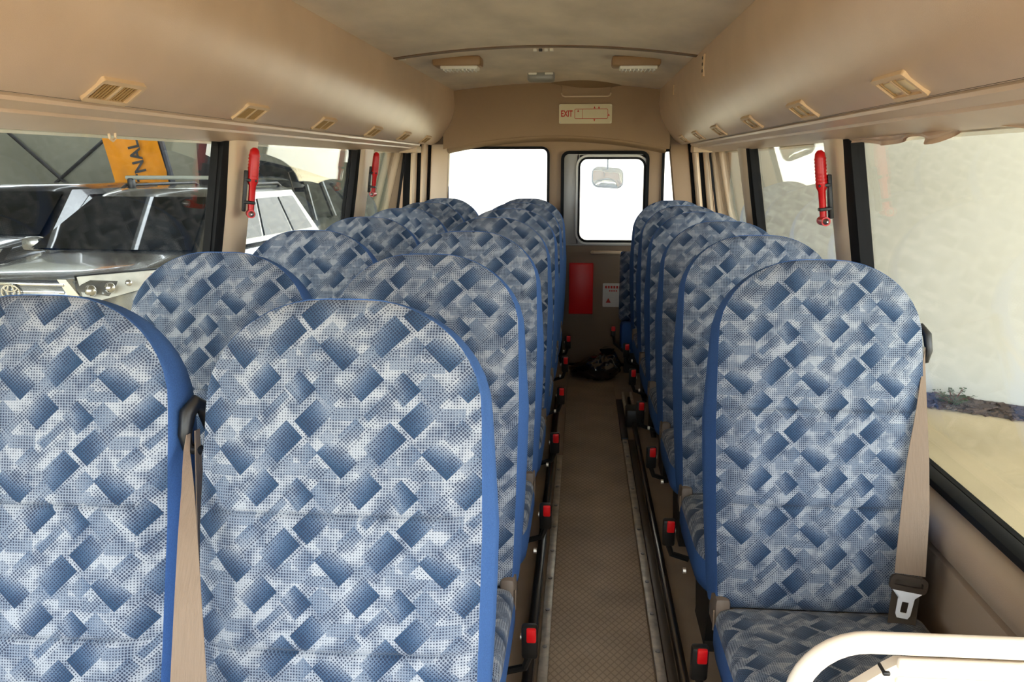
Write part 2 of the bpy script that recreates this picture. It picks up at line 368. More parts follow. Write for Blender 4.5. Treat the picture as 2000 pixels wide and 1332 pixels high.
# ------------------------------------------------------------------ cars in the shed
CGL = mat('dark_car_glass', rgb(16, 19, 20), .03, spec=.5, coat=.2)
CHR = mat('chrome', rgb(225, 225, 222), .12, metal=1)
def lerp(a, b, t): return a + (b - a) * t
def car(name, label, paint, loc, ang, hz=1.0, full=False):
    t = empty(name, (loc[0], loc[1], GZ), label, 'car', rz=ang)
    st = [(2.40, .97, .52, .40), (2.36, 1.02, .66, .30), (2.24, 1.05, .80, .24), (2.0, 1.08, .91, .22), (1.6, 1.09, .945, .22), (1.2, 1.13, .95, .22), (.9, 1.16, .955, .22), (0, 1.16, .96, .22), (-1.2, 1.17, .96, .22), (-2.0, 1.17, .94, .24), (-2.3, 1.13, .88, .28), (-2.42, 1.02, .78, .36)]
    g = MB(); rings = []
    for x, h, hw, b in st:
        h *= hz
        half = [(0, h), (.45 * hw, h - .004), (.75 * hw, h - .025), (.90 * hw, h - .07), (.97 * hw, h - .16), (hw, lerp(b, h, .55)), (.985 * hw, lerp(b, h, .25)), (.92 * hw, b)]
        rings.append([(x, y, z) for y, z in half] + [(x, -y, z) for y, z in half[::-1][:-1]])
    g.loft(rings, True, True, True)
    for fx in (1.45, -1.45):
        pass
    obj('body', g, paint, t, angle=50)
    def P(xf, s_, q):      # greenhouse: xf 0 front .. 1 rear, s_ side -1..1, q 0 belt .. 1 roof
        x = lerp(lerp(.98, .12, q), lerp(-2.3, -1.98, q), xf); y = s_ * lerp(.90, .66, q); z = lerp(1.12, 1.655, q) * hz
        return Vector((x, y, z))
    g = MB(); rings = []
    for q in (0, .5, 1):
        rg = []
        for s_, xf in ((-1, .03), (-.7, -.012), (0, -.03), (.7, -.012), (1, .03), (1, .35), (1, .7), (1, .965), (.7, 1.0), (-.7, 1.0), (-1, .965), (-1, .7), (-1, .35)): rg.append(P(xf, s_, q))
        rings.append(rg)
    rings.append([Vector((lerp(p.x, -.95, .12), p.y * .84, 1.715 * hz)) for p in rings[-1]])
    g.loft(rings, True, False, True); obj('roof', g, paint, t, angle=30)
    def quad(pts, off, nm, m, dz=0):
        nrm = (Vector(pts[1]) - Vector(pts[0])).cross(Vector(pts[3]) - Vector(pts[0])).normalized()
        cen = sum((Vector(p) for p in pts), Vector()) / 4
        if nrm.dot(cen - Vector((-.6, 0, .9))) < 0: nrm = -nrm
        gg = MB(); gg.loft([[Vector(p) - nrm * .01 for p in pts], [Vector(p) + nrm * off for p in pts]], True, True, True); return obj(nm, gg, m, t, smooth=False)
    # curved windshield in three columns
    gg = MB()
    for dd in (.004, .022):
        gg.grid(lambda u, v: P(-.03 * (1 - (2 * u - 1) ** 2 * .6), (2 * u - 1) * .97, lerp(.03, .93, v)) + Vector((dd, 0, dd)), 10, 4)
    obj('windshield', gg, CGL, t)
    for sd in (1, -1):
        for nm, a, b in (('side_window', .16, .44), ('side_window', .465, .70), ('quarter_window', .725, .91)):
            q0, q1 = .10, .86
            da = .10 if a < .2 else 0
            quad([P(a - da * .6, sd, q0), P(b, sd, q0), P(b, sd, q1), P(a + da * .5, sd, q1)], .012, nm, CGL)
        mr = MB(); mr.box((.74, sd * 1.04, 1.17 * hz), (.16, .22, .15), .05); o = obj('wing_mirror', mr, paint, t)
        mg = MB(); mg.box((.655, sd * 1.04, 1.17 * hz), (.01, .18, .11), .004); obj('mirror_glass', mg, CHR, o)
        for x in (1.45, -1.45):
            wh = MB(); wh.tube([(x, sd * .72, .35), (x, sd * .97, .35)], .35, 20); o = obj('wheel', wh, RUB, t)
            hb = MB(); hb.tube([(x, sd * .95, .35), (x, sd * .985, .35)], .22, 16); obj('hubcap', hb, CHR, o)
        # headlights
        hl = MB(); pts = [(2.22, .50, 1.05), (1.74, .955, 1.06), (1.90, .955, .93), (2.34, .64, .84)]
        pts = [(x, sd * y, z * hz) for x, y, z in pts]
        cn = sum((Vector(p) for p in pts), Vector()) / 4; big_ = [cn + (Vector(p) - cn) * 1.09 for p in pts]; bz = MB()
        bz.loft([[p - Vector((.12, 0, 0)) for p in big_], [p + Vector((.03, sd * .012, 0)) for p in big_]], True, True, True); obj('headlight_seal', bz, BLK, t)
        hl.loft([[Vector(p) - Vector((.12, 0, 0)) for p in pts], [Vector(p) + Vector((.07, sd * .03, 0)) for p in pts]], True, True, True)
        o = obj('headlight', hl, mat('headlight_lens', rgb(240, 238, 226), .3, vary=.12, scale=9) if 'headlight_lens' not in bpy.data.materials else bpy.data.materials['headlight_lens'], t)
        if full:
            for x, y, z, r_ in ((2.33, .69, .945, .05), (2.23, .80, .96, .045), (2.10, .89, .985, .03)):
                lb = MB(); lb.sphere((x + .02, sd * y, z), r_); obj('lamp_bulb', lb, CHR, o)
            ob = MB(); pp = [(1.90, .965, 1.04), (1.78, .985, 1.05), (1.86, .986, .96), (1.94, .97, .95)]
            ob.loft([[(x, sd * y, z) for x, y, z in pp], [(x + .02, sd * (y + .02), z) for x, y, z in pp]], True, True, True)
            obj('indicator_lens', ob, mat('orange_lens', rgb(220, 84, 30), .2), o)
    if full:
        g = MB(); g.box((2.33, 0, .925), (.10, 1.02, .20), .02); gr = obj('grille', g, BLK, t)
        for z in (.865, .93, .995):
            g = MB(); g.box((2.39, 0, z), (.02, .96, .026), .006); obj('grille_bar', g, CHR, gr)
        for sd in (1, -1):
            g = MB(); g.prism([(.50, 1.04), (.42, 1.04), (.56, .82), (.68, .82)], lambda a, b: (2.30, sd * a, b), lambda a, b: (2.39, sd * a, b)); obj('grille_surround', g, CHR, gr)
        em = MB()
        for rx, rz_, cz in ((.085, .06, 0), (.03, .055, .004), (.06, .025, .03)):
            em.tube([(2.415, rx * math.cos(2 * PI * k / 24), .93 + cz + rz_ * math.sin(2 * PI * k / 24)) for k in range(25)], .008, 6)
        obj('emblem', em, CHR, gr)
        g = MB(); g.box((2.40, 0, .50), (.10, 1.5, .34), .06); obj('bumper', g, paint, t)
        for x in (-.25,):
            g = MB(); g.tube([(x, -.58, 1.83), (x, .70, 1.83)], .022, 8); o = obj('roof_bar', g, mat('silver_roof_bar', rgb(190, 196, 186), .4, metal=.5), t)
            for sd in (1, -1):
                g = MB(); g.box((x, sd * .52, 1.765), (.08, .07, .12), .02); obj('bar_foot', g, BLK, o)
        for sd in (1, -1):
            g = MB(); g.tube([(-.1, sd * .56, 1.70), (-.2, sd * .56, 1.745), (-1.7, sd * .56, 1.745), (-1.8, sd * .56, 1.70)], .018, 8); obj('roof_rail', g, BLK, t)
    return t
SILV = mat('silver_car_paint', rgb(150, 150, 146), .22, metal=.7, coat=.6)
DGRN = mat('dark_grey_car_paint', rgb(72, 74, 66), .25, metal=.3, coat=.6)
car('silver_suv', 'silver four wheel drive car with a roof bar, facing the bus windows', SILV, (-4.55, 9.27), R(-90 - 4.8), full=True)
car('black_car', 'dark car parked beside the silver one, mostly cut off at the frame edge', mat('black_car_paint', rgb(60, 60, 62), .2, metal=.2, coat=.6), (-7.2, 11.0), R(-95))
car('grey_sedan', 'low grey car standing against the shed wall behind the others', DGRN, (-10.3, 15.4), R(180), hz=.86)
# dark hatchback with raised tailgate, seen from behind through its open back
t_ = empty('hatchback', (-5.35, 14.4, GZ), 'dark green grey hatchback behind the silver car with raised tailgate', 'car')
g = MB()
rings = []
for y, h, hw in ((-.05, 1.0, .84), (.3, 1.06, .9), (2.5, 1.05, .9), (3.6, .98, .85), (4.0, .8, .75)):
    rings.append([(-hw, y, .3), (-hw, y, h - .1), (-hw * .9, y, h), (hw * .9, y, h), (hw, y, h - .1), (hw, y, .3)])
g.loft(rings, True, True, True); obj('body', g, DGRN, t_, angle=30)
g = MB()
g.loft([[(-.68, y, z), (-.6, y, z + .07), (0, y, z + .10), (.6, y, z + .07), (.68, y, z), (.6, y, z - .03), (-.6, y, z - .03)] for y, z in ((.25, 1.62), (1.0, 1.68), (2.0, 1.62))], True, True, True); obj('roof', g, DGRN, t_, angle=50)
for sx in (-1, 1):
    for (a, b) in (((.86, .1, 1.03), (.66, .3, 1.62)), ((.88, 1.2, 1.05), (.66, 1.2, 1.66)), ((.85, 2.9, 1.03), (.62, 2.0, 1.62))):
        g = MB(); g.tube([(sx * a[0], a[1], a[2]), (sx * b[0], b[1], b[2])], .05, 8); obj('roof_pillar', g, DGRN, t_)
    g = MB(); g.tube([(sx * .6, .1, 1.2), (sx * .62, -.45, 1.85)], .014, 6); obj('gas_strut', g, BLK, t_)
g = MB()
for dz in (0, -.05):
    g.grid(lambda u, v: ((2 * u - 1) * lerp(.66, .80, v) * (1 - .08 * v), lerp(.25, -.75, v) , lerp(1.68, 2.03, v ** .8) + .12 * (1 - (2 * u - 1) ** 2) - .30 * max(0, v - .6) ** 1.2 + dz), 14, 8)
o = obj('tailgate', g, DGRN, t_); o['label'] = 'raised tailgate'
g = MB(); g.box((.05, 1.9, 1.5), (.24, .03, .08), .015); obj('cabin_mirror', g, BLK, t_)

# ------------------------------------------------------------------ bus shell
Y0, Y1 = -.75, 5.62
def wu(z): return .96 + (1.2 - z) * .16
def wx(sd, z, inset=0): return XC + sd * (wu(z) - inset)
g = MB(); g.box((XC, (Y0 + Y1) / 2, -.06), (2.3, Y1 - Y0 + .2, .12))
struct('floor', g, FLOORM, 'dark brown vinyl bus floor')
g = MB(); g.box((.068, 2.45, .004), (.275, 6.2, .012), .003)
struct('floor_runner', g, RUNM, 'embossed brown aisle runner along the bus')['kind'] = 'structure'
tn = [2]
def trim(mb, m, label, parts=(), smooth=True):
    o = struct('trim_%d' % tn[0], mb, m, label, smooth); tn[0] += 1; return o
scr = MB(); scr.tube([(0, 0, 0), (0, 0, .004)], .0065, 8); SCREW = scr.mesh('screw', STEEL)
for x, ya, yb, lab in ((-.082, -.6, 3.75, 'aluminium edge strip with screws beside the paired seats'), (.222, -.6, 4.0, 'aluminium edge strip with screws beside the single seats')):
    g = MB(); g.box((x, (ya + yb) / 2, .009), (.026, yb - ya, .012), .003); t_ = trim(g, ALU, lab)
    y = 1.55
    while y < yb:
        s_ = bpy.data.objects.new('screw', SCREW); COL.objects.link(s_); s_.location = (x, y, .0145); s_.parent = t_; y += .2
g = MB(); g.box((-.118, 2.1, .02), (.03, 5.2, .034), .008); trim(g, mat('black_glossy_rail', rgb(52, 48, 44), .25, metal=.6), 'dark metal seat rail beside the paired seats')
g = MB(); g.box((.277, 2.0, .02), (.022, 5.4, .034), .007); trim(g, mat('dark_polished_rail', rgb(120, 112, 102), .25, metal=.9), 'polished dark seat rail beside the single seats')
g = MB(); g.box((.250, 1.5, .008), (.026, 5.0, .012), .003); trim(g, mat('brown_channel', rgb(92, 80, 66), .4, metal=.4), 'brown floor channel between rail and edge strip')
g = MB(); g.box((.222, 4.36, .010), (.034, .70, .018), .004); trim(g, BLK, 'black end cover of the aisle edge strip')
t_ = empty('rail_end_bracket', (.262, 4.55, 0), 'pair of short bright rails at the far end of the aisle', 'bracket')
for dx in (-.018, .026):
    g = MB(); g.box((dx, .0, .035), (.014, .42, .03), .005); obj('rail_bar', g, ALU, t_)
g = MB(); g.box((.02, -.27, .05), (.09, .12, .09), .01); obj('end_block', g, BLK, t_)

ZS = .545                                           # bottom of the side glass
for sd, nm in ((-1, 'left'), (1, 'right')):
    g = MB()
    pr = [(.955, 0), (.965, .40), (.968, .445), (.985, .452), (.985, .462), (.962, .468), (.955, .49), (.958, .512), (.975, .527), (1.03, .533), (1.055, .533), (1.075, .40), (1.12, .30), (1.12, -.02)]
    g.loft([[(XC + sd * u, y, z) for u, z in pr] for y in ((Y0 if sd < 0 else 1.0), Y1 + .06)], True, True, True)
    struct('wall_' + nm, g, WALLM, 'beige lower side wall under the windows', angle=50)
    g = MB(); g.box((XC + sd * 1.045, (Y0 + Y1) / 2, ZS - .004), (.042, Y1 - Y0, .020), .005); trim(g, RUB, 'black rubber gasket under the %s windows' % ('parked-car side' if sd < 0 else 'pale-wall side'))
    # cantrail above the glass
    g = MB(); pr = [(.905, 1.372), (.935, 1.366), (.96, 1.372), (1.02, 1.38), (1.02, 1.46), (.90, 1.46)]
    g.loft([[(XC + sd * u, y, z) for u, z in pr] for y in (Y0, Y1 + .06)], True, True, True)
    trim(g, RACKM, 'tan window header along the %s' % ('parked-car side' if sd < 0 else 'pale-wall side'))
    # pillars
    for (a, b) in (((1.12, 1.30), (2.70, 2.885), (4.33, 4.52)) if sd < 0 else ((1.12, 1.30), (2.67, 2.80), (4.20, 4.31))):
        g = MB(); rings = []
        for z in (.50, .8, 1.1, 1.40):
            cs = [(a, 0), (a, .025), (a + .015, .045), (a + .035, .052), (b - .035, .052), (b - .015, .045), (b, .025), (b, 0)]
            if a > 2 and z > 1.35: cs = [(y + (.03 if y > (a + b) / 2 else -.03), i) for y, i in cs]
            rings.append([(wx(sd, z, i - .02), y, z) for y, i in cs])
        g.loft(rings, True, True, True)
        t_ = trim(g, CREAM, '%s cream window pillar from the front on the %s' % (['first', 'second', 'third'][0 if a < 2 else 1 if a < 3.5 else 2], 'parked-car side' if sd < 0 else 'pale-wall side'))
        if a > 1:
            g = MB(); wB = .05 if sd < 0 else .07
            g.loft([[(wx(sd, z, i), y, z) for y, i in ((a - wB, -.03), (a - wB, .008), (a - wB + .01, .014), (a, .014), (a, -.03))] for z in (.54, 1.40)], True, True, True)
            obj('rubber_strip', g, RUB, t_)
# side windows
wnum = 1
for sd in (-1, 1):
    for (a, b) in ((-.60, .98), (1.30, 2.66), (2.80, 4.22), (4.40, 5.53))[0 if sd < 0 else 1:]:
        g = MB(); ring_frame(g, (a + b) / 2, .96, b - a, .85, .05, .014, .016, lambda p, q, d: (wx(sd, q, d - .02), p, q))
        o = struct('window_%d' % wnum, g, RUB, 'side window %s on the %s' % ('beside the front seats' if a < 2 and a > 0 else 'between the first and second pillar' if a < 3.5 and a > 0 else 'nearest the rear wall' if a > 3.5 else 'beside the driver', 'parked-car side' if sd < 0 else 'pale-wall side'))
        p = MB(); p.loft([[(wx(sd, z, i), y, z) for z in (.54, 1.38)] + [(wx(sd, z, i), y2, z) for z, y2 in ((1.38, b), (.54, b))] for i, y in ((-.014, a), (-.010, a))], True, True, True)
        obj('pane', p, GLASS, o, smooth=False); wnum += 1
# overhead racks
RP = [(.635, 1.745), (.632, 1.70), (.629, 1.66), (.634, 1.615), (.648, 1.572), (.668, 1.53), (.695, 1.487), (.73, 1.446), (.755, 1.428), (.779, 1.4155)]
RT = [(.786, 1.412), (.788, 1.405), (.818, 1.3935), (.820, 1.402), (.828, 1.400), (.83, 1.388), (.90, 1.372), (.925, 1.369)]
racks = {}
for sd, nm in ((-1, 'parked-car side'), (1, 'pale-wall side')):
    g = MB(); pr = RP + [(.785, 1.42), (1.0, 1.45), (1.0, 1.78), (.64, 1.80)]
    g.loft([[(XC + sd * u, y, z) for u, z in pr] for y in (Y0, 1, 2, 3, 4, 5, 5.57)], True, True, True)
    t_ = tag(obj('overhead_rack', g, RACKM, angle=35), 'tan overhead locker duct along the %s' % nm, 'overhead rack', 'overhead ducts above the windows'); racks[sd] = t_
    g = MB(); pr = RT + [(.925, 1.40), (.79, 1.43)]
    g.loft([[(XC + sd * u, y, z) for u, z in pr] for y in (Y0, 5.20)], True, True, True); obj('lower_trim', g, RACKM, t_, angle=20)
    g = MB(); g.box((XC + sd * .782, 2.2, 1.4195), (.012, 5.9, .006)); obj('seam', g, DARKV, t_)
    g = MB(); g.box((XC + sd * .86, 5.27, 1.385), (.11, .14, .04), .006); e_ = obj('end_cap', g, CREAM, t_)
    for dy in (-.03, .03):
        g = MB(); g.tube([(XC + sd * .86, 5.27 + dy, 1.366), (XC + sd * .86, 5.27 + dy, 1.362)], .006, 8); obj('screw', g, DARKM, e_)
# ceiling
def cz(x): u = (x - XC) / .635; return 1.745 + .045 * (1 - u * u)
def ceil_panel(y0, y1, dz):
    g = MB(); n_ = 20; xs = [XC + (-.634 + 1.268 * i / n_) for i in range(n_ + 1)]
    g.loft([[(x, y, cz(x) - dz) for x in xs] + [(x, y, cz(x) + .06) for x in xs[::-1]] for y in (y0, y1)], True, True, True); return g
struct('ceiling', ceil_panel(Y0, 3.80, .006), CEILM, 'mottled tan headliner over the aisle', angle=30)
o = obj('rear_panel', ceil_panel(3.83, 5.66, 0), CEILM, None, angle=30); o['kind'] = 'structure'; o.name = 'ceiling_rear'; o['label'] = 'rear section of the headliner behind the seam'
trim(ceil_panel(3.785, 3.84, .010), mat('dark_brown_seam', rgb(112, 84, 56), .6), 'brown seam strip across the headliner')
g = MB(); g.box((XC, 2.45, 1.93), (2.2, 6.5, .06)); struct('roof', g, WHITEP, 'outer roof skin of the bus')
for sd, nm in ((-1, 'left'), (1, 'right')):
    g = MB(); g.loft([[(XC + sd * u, y, z) for u, z in ((1.03, 1.37), (1.03, 1.96), (1.16, 1.96), (1.16, 1.37))] for y in (Y0, Y1 + .1)], True, True, True)
    struct('wall_%s_upper' % nm, g, WHITEP, 'outer body side above the windows')
# rear wall
g = MB()
for x0, x1, z0, z1 in ((-1.25, -.865, -.05, 1.5), (-.865, -.215, -.05, .84), (-.865, -.215, 1.40, 1.5), (-.215, -.135, -.05, 1.5), (-.135, .415, 1.372, 1.5), (.415, .50, -.05, 1.5), (.50, .66, -.05, .84), (.50, .66, 1.385, 1.5), (.66, .92, -.05, 1.5), (-1.25, .92, 1.5, 1.9)):
    g.box(((x0 + x1) / 2, Y1 + .03, (z0 + z1) / 2), (x1 - x0, .06, z1 - z0))
struct('wall_rear', g, REARM, 'brown beige rear wall of the bus', smooth=False)
def up_y(z): return 5.545 + (z - 1.45) * .1
g = MB(); g.grid(lambda u, v: (lambda x: (x, up_y(lerp(1.468 - .07 * ((x - XC) / .66) ** 2, cz(x) + .004, v)) - .10 * max(0, abs(x - XC) / .635 - .86), lerp(1.468 - .07 * ((x - XC) / .66) ** 2, cz(x) + .004, v)))(XC + (2 * u - 1) * .70), 40, 12)
def lip(u, v):
    x = XC + (2 * u - 1) * .68; z0 = 1.468 - .07 * ((x - XC) / .66) ** 2; a = v * PI * .75
    return (x, up_y(z0) - .012 * math.sin(a * 1.2) + .07 * v * v, z0 + .004 - .035 * v)
g.grid(lip, 40, 8)
trim(g, REARM, 'curved brown panel above the rear windows', smooth=True)
# rear corner pillars
for sd in (-1, 1):
    side = 'parked-car side' if sd < 0 else 'pale-wall side'
    inner = .70 if sd < 0 else .765
    def corner(u0, u1, y, yb, m, lab, bulge=.0, par=None):
        g = MB(); rings = []
        for z in (0, .5, 1.0, 1.2, 1.42):
            k = max(0, z - .9) * .12
            f = lambda u: XC + sd * (u - k * (1 if sd > 0 else .45))
            rings.append([(f(u0), yb, z), (f(u0), y + .008, z), (f(u0 + .006), y, z), (f((u0 + u1) / 2), y - bulge, z), (f(u1 - .006), y, z), (f(u1), y + .008, z), (f(u1), yb, z)])
        g.loft(rings, True, True, True)
        if par: return obj('rubber_strip', g, m, par)
        return trim(g, m, lab)
    p_ = corner(inner, inner + .115, 5.585, 5.64, CREAM if sd < 0 else REARM, 'slanted tan corner pillar beside the rear glass on the ' + side, .006)
    q_ = corner(inner + .137, inner + .172, 5.55, 5.64, CREAM, 'narrow cream corner strip on the ' + side, .006)
    corner(inner + .115, inner + .137, 5.60, 5.64, RUB, '', 0, q_)
    corner(inner + .172, inner + .20, 5.575, 5.64, RUB, '', 0, q_)
    q_ = corner(inner + .20, inner + .235, 5.535, 5.64, CREAM, 'narrow cream strip behind the last side window on the ' + side, .006)
    corner(inner + .235, .985, 5.56, 5.64, RUB, '', 0, q_)
def rear_window(x0, x1, z0, z1, r):
    global wnum
    g = MB(); ring_frame(g, (x0 + x1) / 2, (z0 + z1) / 2, x1 - x0, z1 - z0, r, .016, .03, lambda a, b, d: (a, Y1 + .01 - d, b))
    o = struct('window_%d' % wnum, g, RUB, 'wide rear window behind the paired seats' if x0 < -.5 else 'narrow rear window behind the single seats'); wnum += 1
    f = MB(); ring_frame(f, (x0 + x1) / 2, (z0 + z1) / 2, x1 - x0 + .01, z1 - z0 + .01, .002, .008, .05, lambda a, b, d: (a, Y1 + .052 - d, b), r); obj('surround', f, REARM, o)
    p = MB(); p.box(((x0 + x1) / 2, Y1 + .02, (z0 + z1) / 2), (x1 - x0 + .02, .005, z1 - z0 + .02)); obj('pane', p, GLASS, o, smooth=False)
rear_window(-.872, -.208, .82, 1.407, .05); rear_window(.495, .66, .82, 1.39, .03)
# rear door
g = MB()
for x0, x1, z0, z1 in ((-.118, -.022, .79, 1.376), (.395, .40, .79, 1.376), (-.022, .395, 1.338, 1.376), (-.118, .40, .775, .80)):
    g.box(((x0 + x1) / 2, Y1 + .03, (z0 + z1) / 2), (x1 - x0, .03, z1 - z0), .003)
t_ = struct('door_1', g, GREYP, 'rear emergency door of the bus')
g = MB(); ring_frame(g, .14, .686, .552, 1.388, .05, .02, .035, lambda a, b, d: (a, Y1 + .01 - d, b)); obj('rubber_seal', g, RUB, t_)
g = MB(); ring_frame(g, .14, .686, .56, 1.396, .002, .008, .05, lambda a, b, d: (a, Y1 + .052 - d, b), .05); obj('surround', g, REARM, t_)
g = MB(); ring_frame(g, .186, 1.075, .44, .56, .002, .012, .03, lambda a, b, d: (a, Y1 + .045 - d, b), .055); obj('panel_filler', g, GREYP, t_)
g = MB(); g.box((.14, Y1 + .03, .39), (.53, .05, .79), .006); lp = obj('lower_panel', g, mat('brown_grey_door_panel', rgb(128, 108, 88), .6, bump=.3, bscale=500), t_)
g = MB(); ring_frame(g, .185, 1.075, .45, .56, .07, .022, .022, lambda a, b, d: (a, Y1 + .015 - d, b)); obj('window_surround', g, WHITEP, t_)
g = MB(); ring_frame(g, .185, 1.075, .425, .535, .06, .014, .03, lambda a, b, d: (a, Y1 + .015 - d, b)); wf = obj('window_rubber', g, RUB, t_)
g = MB(); g.box((.185, Y1 + .02, 1.075), (.41, .005, .52)); obj('pane', g, GLASS, wf, smooth=False)
g = MB(); g.tube([(.07, Y1, .742), (.085, Y1 - .035, .745), (.16, Y1 - .045, .747), (.24, Y1 - .035, .745), (.255, Y1, .742)], .013, 10); obj('door_handle', g, CREAM, t_)
# front of the bus (behind the camera): dash wall, windscreen frame
g = MB()
for x0, x1, z0, z1 in ((-1.25, .92, -.05, .62), (-1.25, .92, 1.70, 1.95), (-1.25, -1.05, .6, 1.75), (.71, .92, .6, 1.75)):
    g.box(((x0 + x1) / 2, Y0 - .03, (z0 + z1) / 2), (x1 - x0, .06, z1 - z0))
struct('wall_front', g, WALLM, 'front wall of the bus with windscreen opening', smooth=False)
g = MB(); g.box((XC, Y0 - .03, 1.16), (1.8, .006, 1.1)); o = struct('window_%d' % wnum, g, GLASS, 'windscreen of the bus', smooth=False)

# ------------------------------------------------------------------ rack and ceiling fittings
def rack_frame(y, sd):
    """centre point, along-profile direction and outward normal on the slanted rack face"""
    a = Vector((XC + sd * .772, 0, 1.420)); b = Vector((XC + sd * .715, 0, 1.461))
    return Vector(((a.x + b.x) / 2, y, (a.z + b.z) / 2)), (b - a).normalized(), None
vy = (1.69, 2.405, 3.10, 3.84, 4.50, 5.12)
ordw = ['first', 'second', 'third', 'fourth', 'fifth', 'sixth', 'seventh']
vroot = {}
for sd, side in ((-1, 'parked-car side'), (1, 'pale-wall side')):
    for i, y in enumerate(vy):
        c, d, _ = rack_frame(y, sd)
        lab = '%s cream air vent and reading light from the front on the %s locker duct' % (ordw[i], side)
        if i == 0 or True:
            t_ = empty('air_vent', c, lab, 'vent', 'air vents under the overhead ducts')
            yv = Vector((0, 1, 0)); nv = Vector((-sd * d.z * -1, 0, 0))
            nv = d.cross(yv).normalized()
            if nv.z > 0: nv = -nv
            rot = Matrix((d, yv, nv)).transposed().to_4x4()
            t_.matrix_world = Matrix.Translation(c) @ rot
            key = sd
            if key not in vroot:
                L_, W_ = .165, .064
                meshes = []
                g = MB(); ring_frame(g, 0, 0, W_, L_, .008, .010, .013, lambda a, b, dd: (a, b, dd - .004)); meshes.append(('vent_frame', g.mesh('vent_frame', VENTM), None))
                g = MB(); g.box((0, 0, -.004), (W_ - .01, L_ - .01, .006)); meshes.append(('backing', g.mesh('backing', DARKV), None))
                g = MB(); g.box((0, 0, .003), (W_ - .018, .012, .010), .002); meshes.append(('divider', g.mesh('divider', VENTM), None))
                if sd < 0:
                    for yy in [-.058 + k * .0115 for k in range(11)]:
                        if abs(yy) < .009: continue
                        g = MB(); g.box((0, yy, .003), (W_ - .022, .0035, .010), rot=('X', R(30))); meshes.append(('louvre', g.mesh('louvre', LOUV), None))
                else:
                    for yy in (-.035, .035):
                        g = MB(); g.box((0, yy, .001), (W_ - .034, .042, .010), .004); meshes.append(('lamp_lens', g.mesh('lamp_lens', mat('pale_lens', rgb(222, 200, 160), .25) if 'pale_lens' not in bpy.data.materials else bpy.data.materials['pale_lens']), None))
                        g = MB(); g.box((.0, yy + .024, .005), (W_ - .024, .006, .006), .002); meshes.append(('louvre', g.mesh('louvre', LOUV), None))
                vroot[key] = meshes
            for nm, me, _ in vroot[key]:
                ch = bpy.data.objects.new(nm, me); COL.objects.link(ch); ch.parent = t_
# coat hook slots on the pale-wall duct
for i, y in enumerate((3.55, 4.68)):
    t_ = empty('rack_catch', (XC + .634, y, 1.672), ('nearer' if i == 0 else 'farther') + ' slim brown catch high on the pale-wall side duct', 'catch', 'catches on the duct')
    g = MB(); g.box((-.003, 0, 0), (.012, .035 if i == 0 else .02, .085 if i == 0 else .05), .004); obj('catch_plate', g, VENTM, t_)
    for dz in (-.02, .005, .028):
        if i == 0:
            g = MB(); g.box((-.008, 0, dz), (.006, .02, .012), .002); obj('slot', g, DARKV, t_)
# ceiling lamps
def on_ceiling(px, py):      # none
    return None
for i, (x, y) in enumerate(((-.575, 4.12), (.235, 4.18))):
    t_ = empty('ceiling_lamp', (x, y, cz(x)), 'ceiling lamp with ribbed lens nearer the %s' % ('parked-car side duct' if i == 0 else 'pale-wall side duct'), 'ceiling lamp', 'ceiling lamps')
    g = MB(); g.box((0, 0, -.016), (.22, .13, .045), .012); obj('lamp_base', g, mat('tan_lamp_base', rgb(150, 118, 84), .5) if i == 0 else bpy.data.materials['tan_lamp_base'], t_)
    g = MB(); g.box((.01, -.005, -.042), (.17, .10, .02), .006); ln = obj('lens', g, WHITEP, t_)
    for k in range(9):
        g = MB(); g.box((-.06 + k * .0175, -.005, -.054), (.006, .09, .008), .002); obj('lens_rib', g, WHITEP, ln)
t_ = empty('roof_sensor', (-.236, 5.0, cz(-.236)), 'grey oval unit in the middle of the rear headliner', 'sensor')
g = MB(); g.box((0, 0, -.018), (.15, .10, .055), .016, seg=3); obj('housing', g, mat('mid_grey_plastic', rgb(140, 138, 134), .3), t_)
for dx in (-.045, .045):
    g = MB(); g.box((dx, -.048, -.006), (.045, .012, .012), .003); obj('painted_glint', g, WHITEP, t_)  # white tabs stand in for highlights on the housing corners
t_ = empty('coat_hook_plate', (-.178, 3.95, cz(-.178)), 'tiny white and black hook plate behind the headliner seam', 'hook')
for k in range(4):
    g = MB(); g.box((-.036 + k * .024, 0, -.006), (.016, .02, .012), .003); obj('hook' if k % 2 else 'plate', g, WHITEP if k != 1 else BLK, t_)
for i, x in enumerate((XC - .612, XC + .612)):
    g = MB(); g.box((0, 0, -.004), (.035, .025, .014), .004)
    o = obj('seam_clip', g, WHITEP); o.location = (x, 3.86, cz(x)); tag(o, 'white clip at the headliner seam by the %s duct' % ('parked-car side' if i == 0 else 'pale-wall side'), 'clip', 'seam clips')
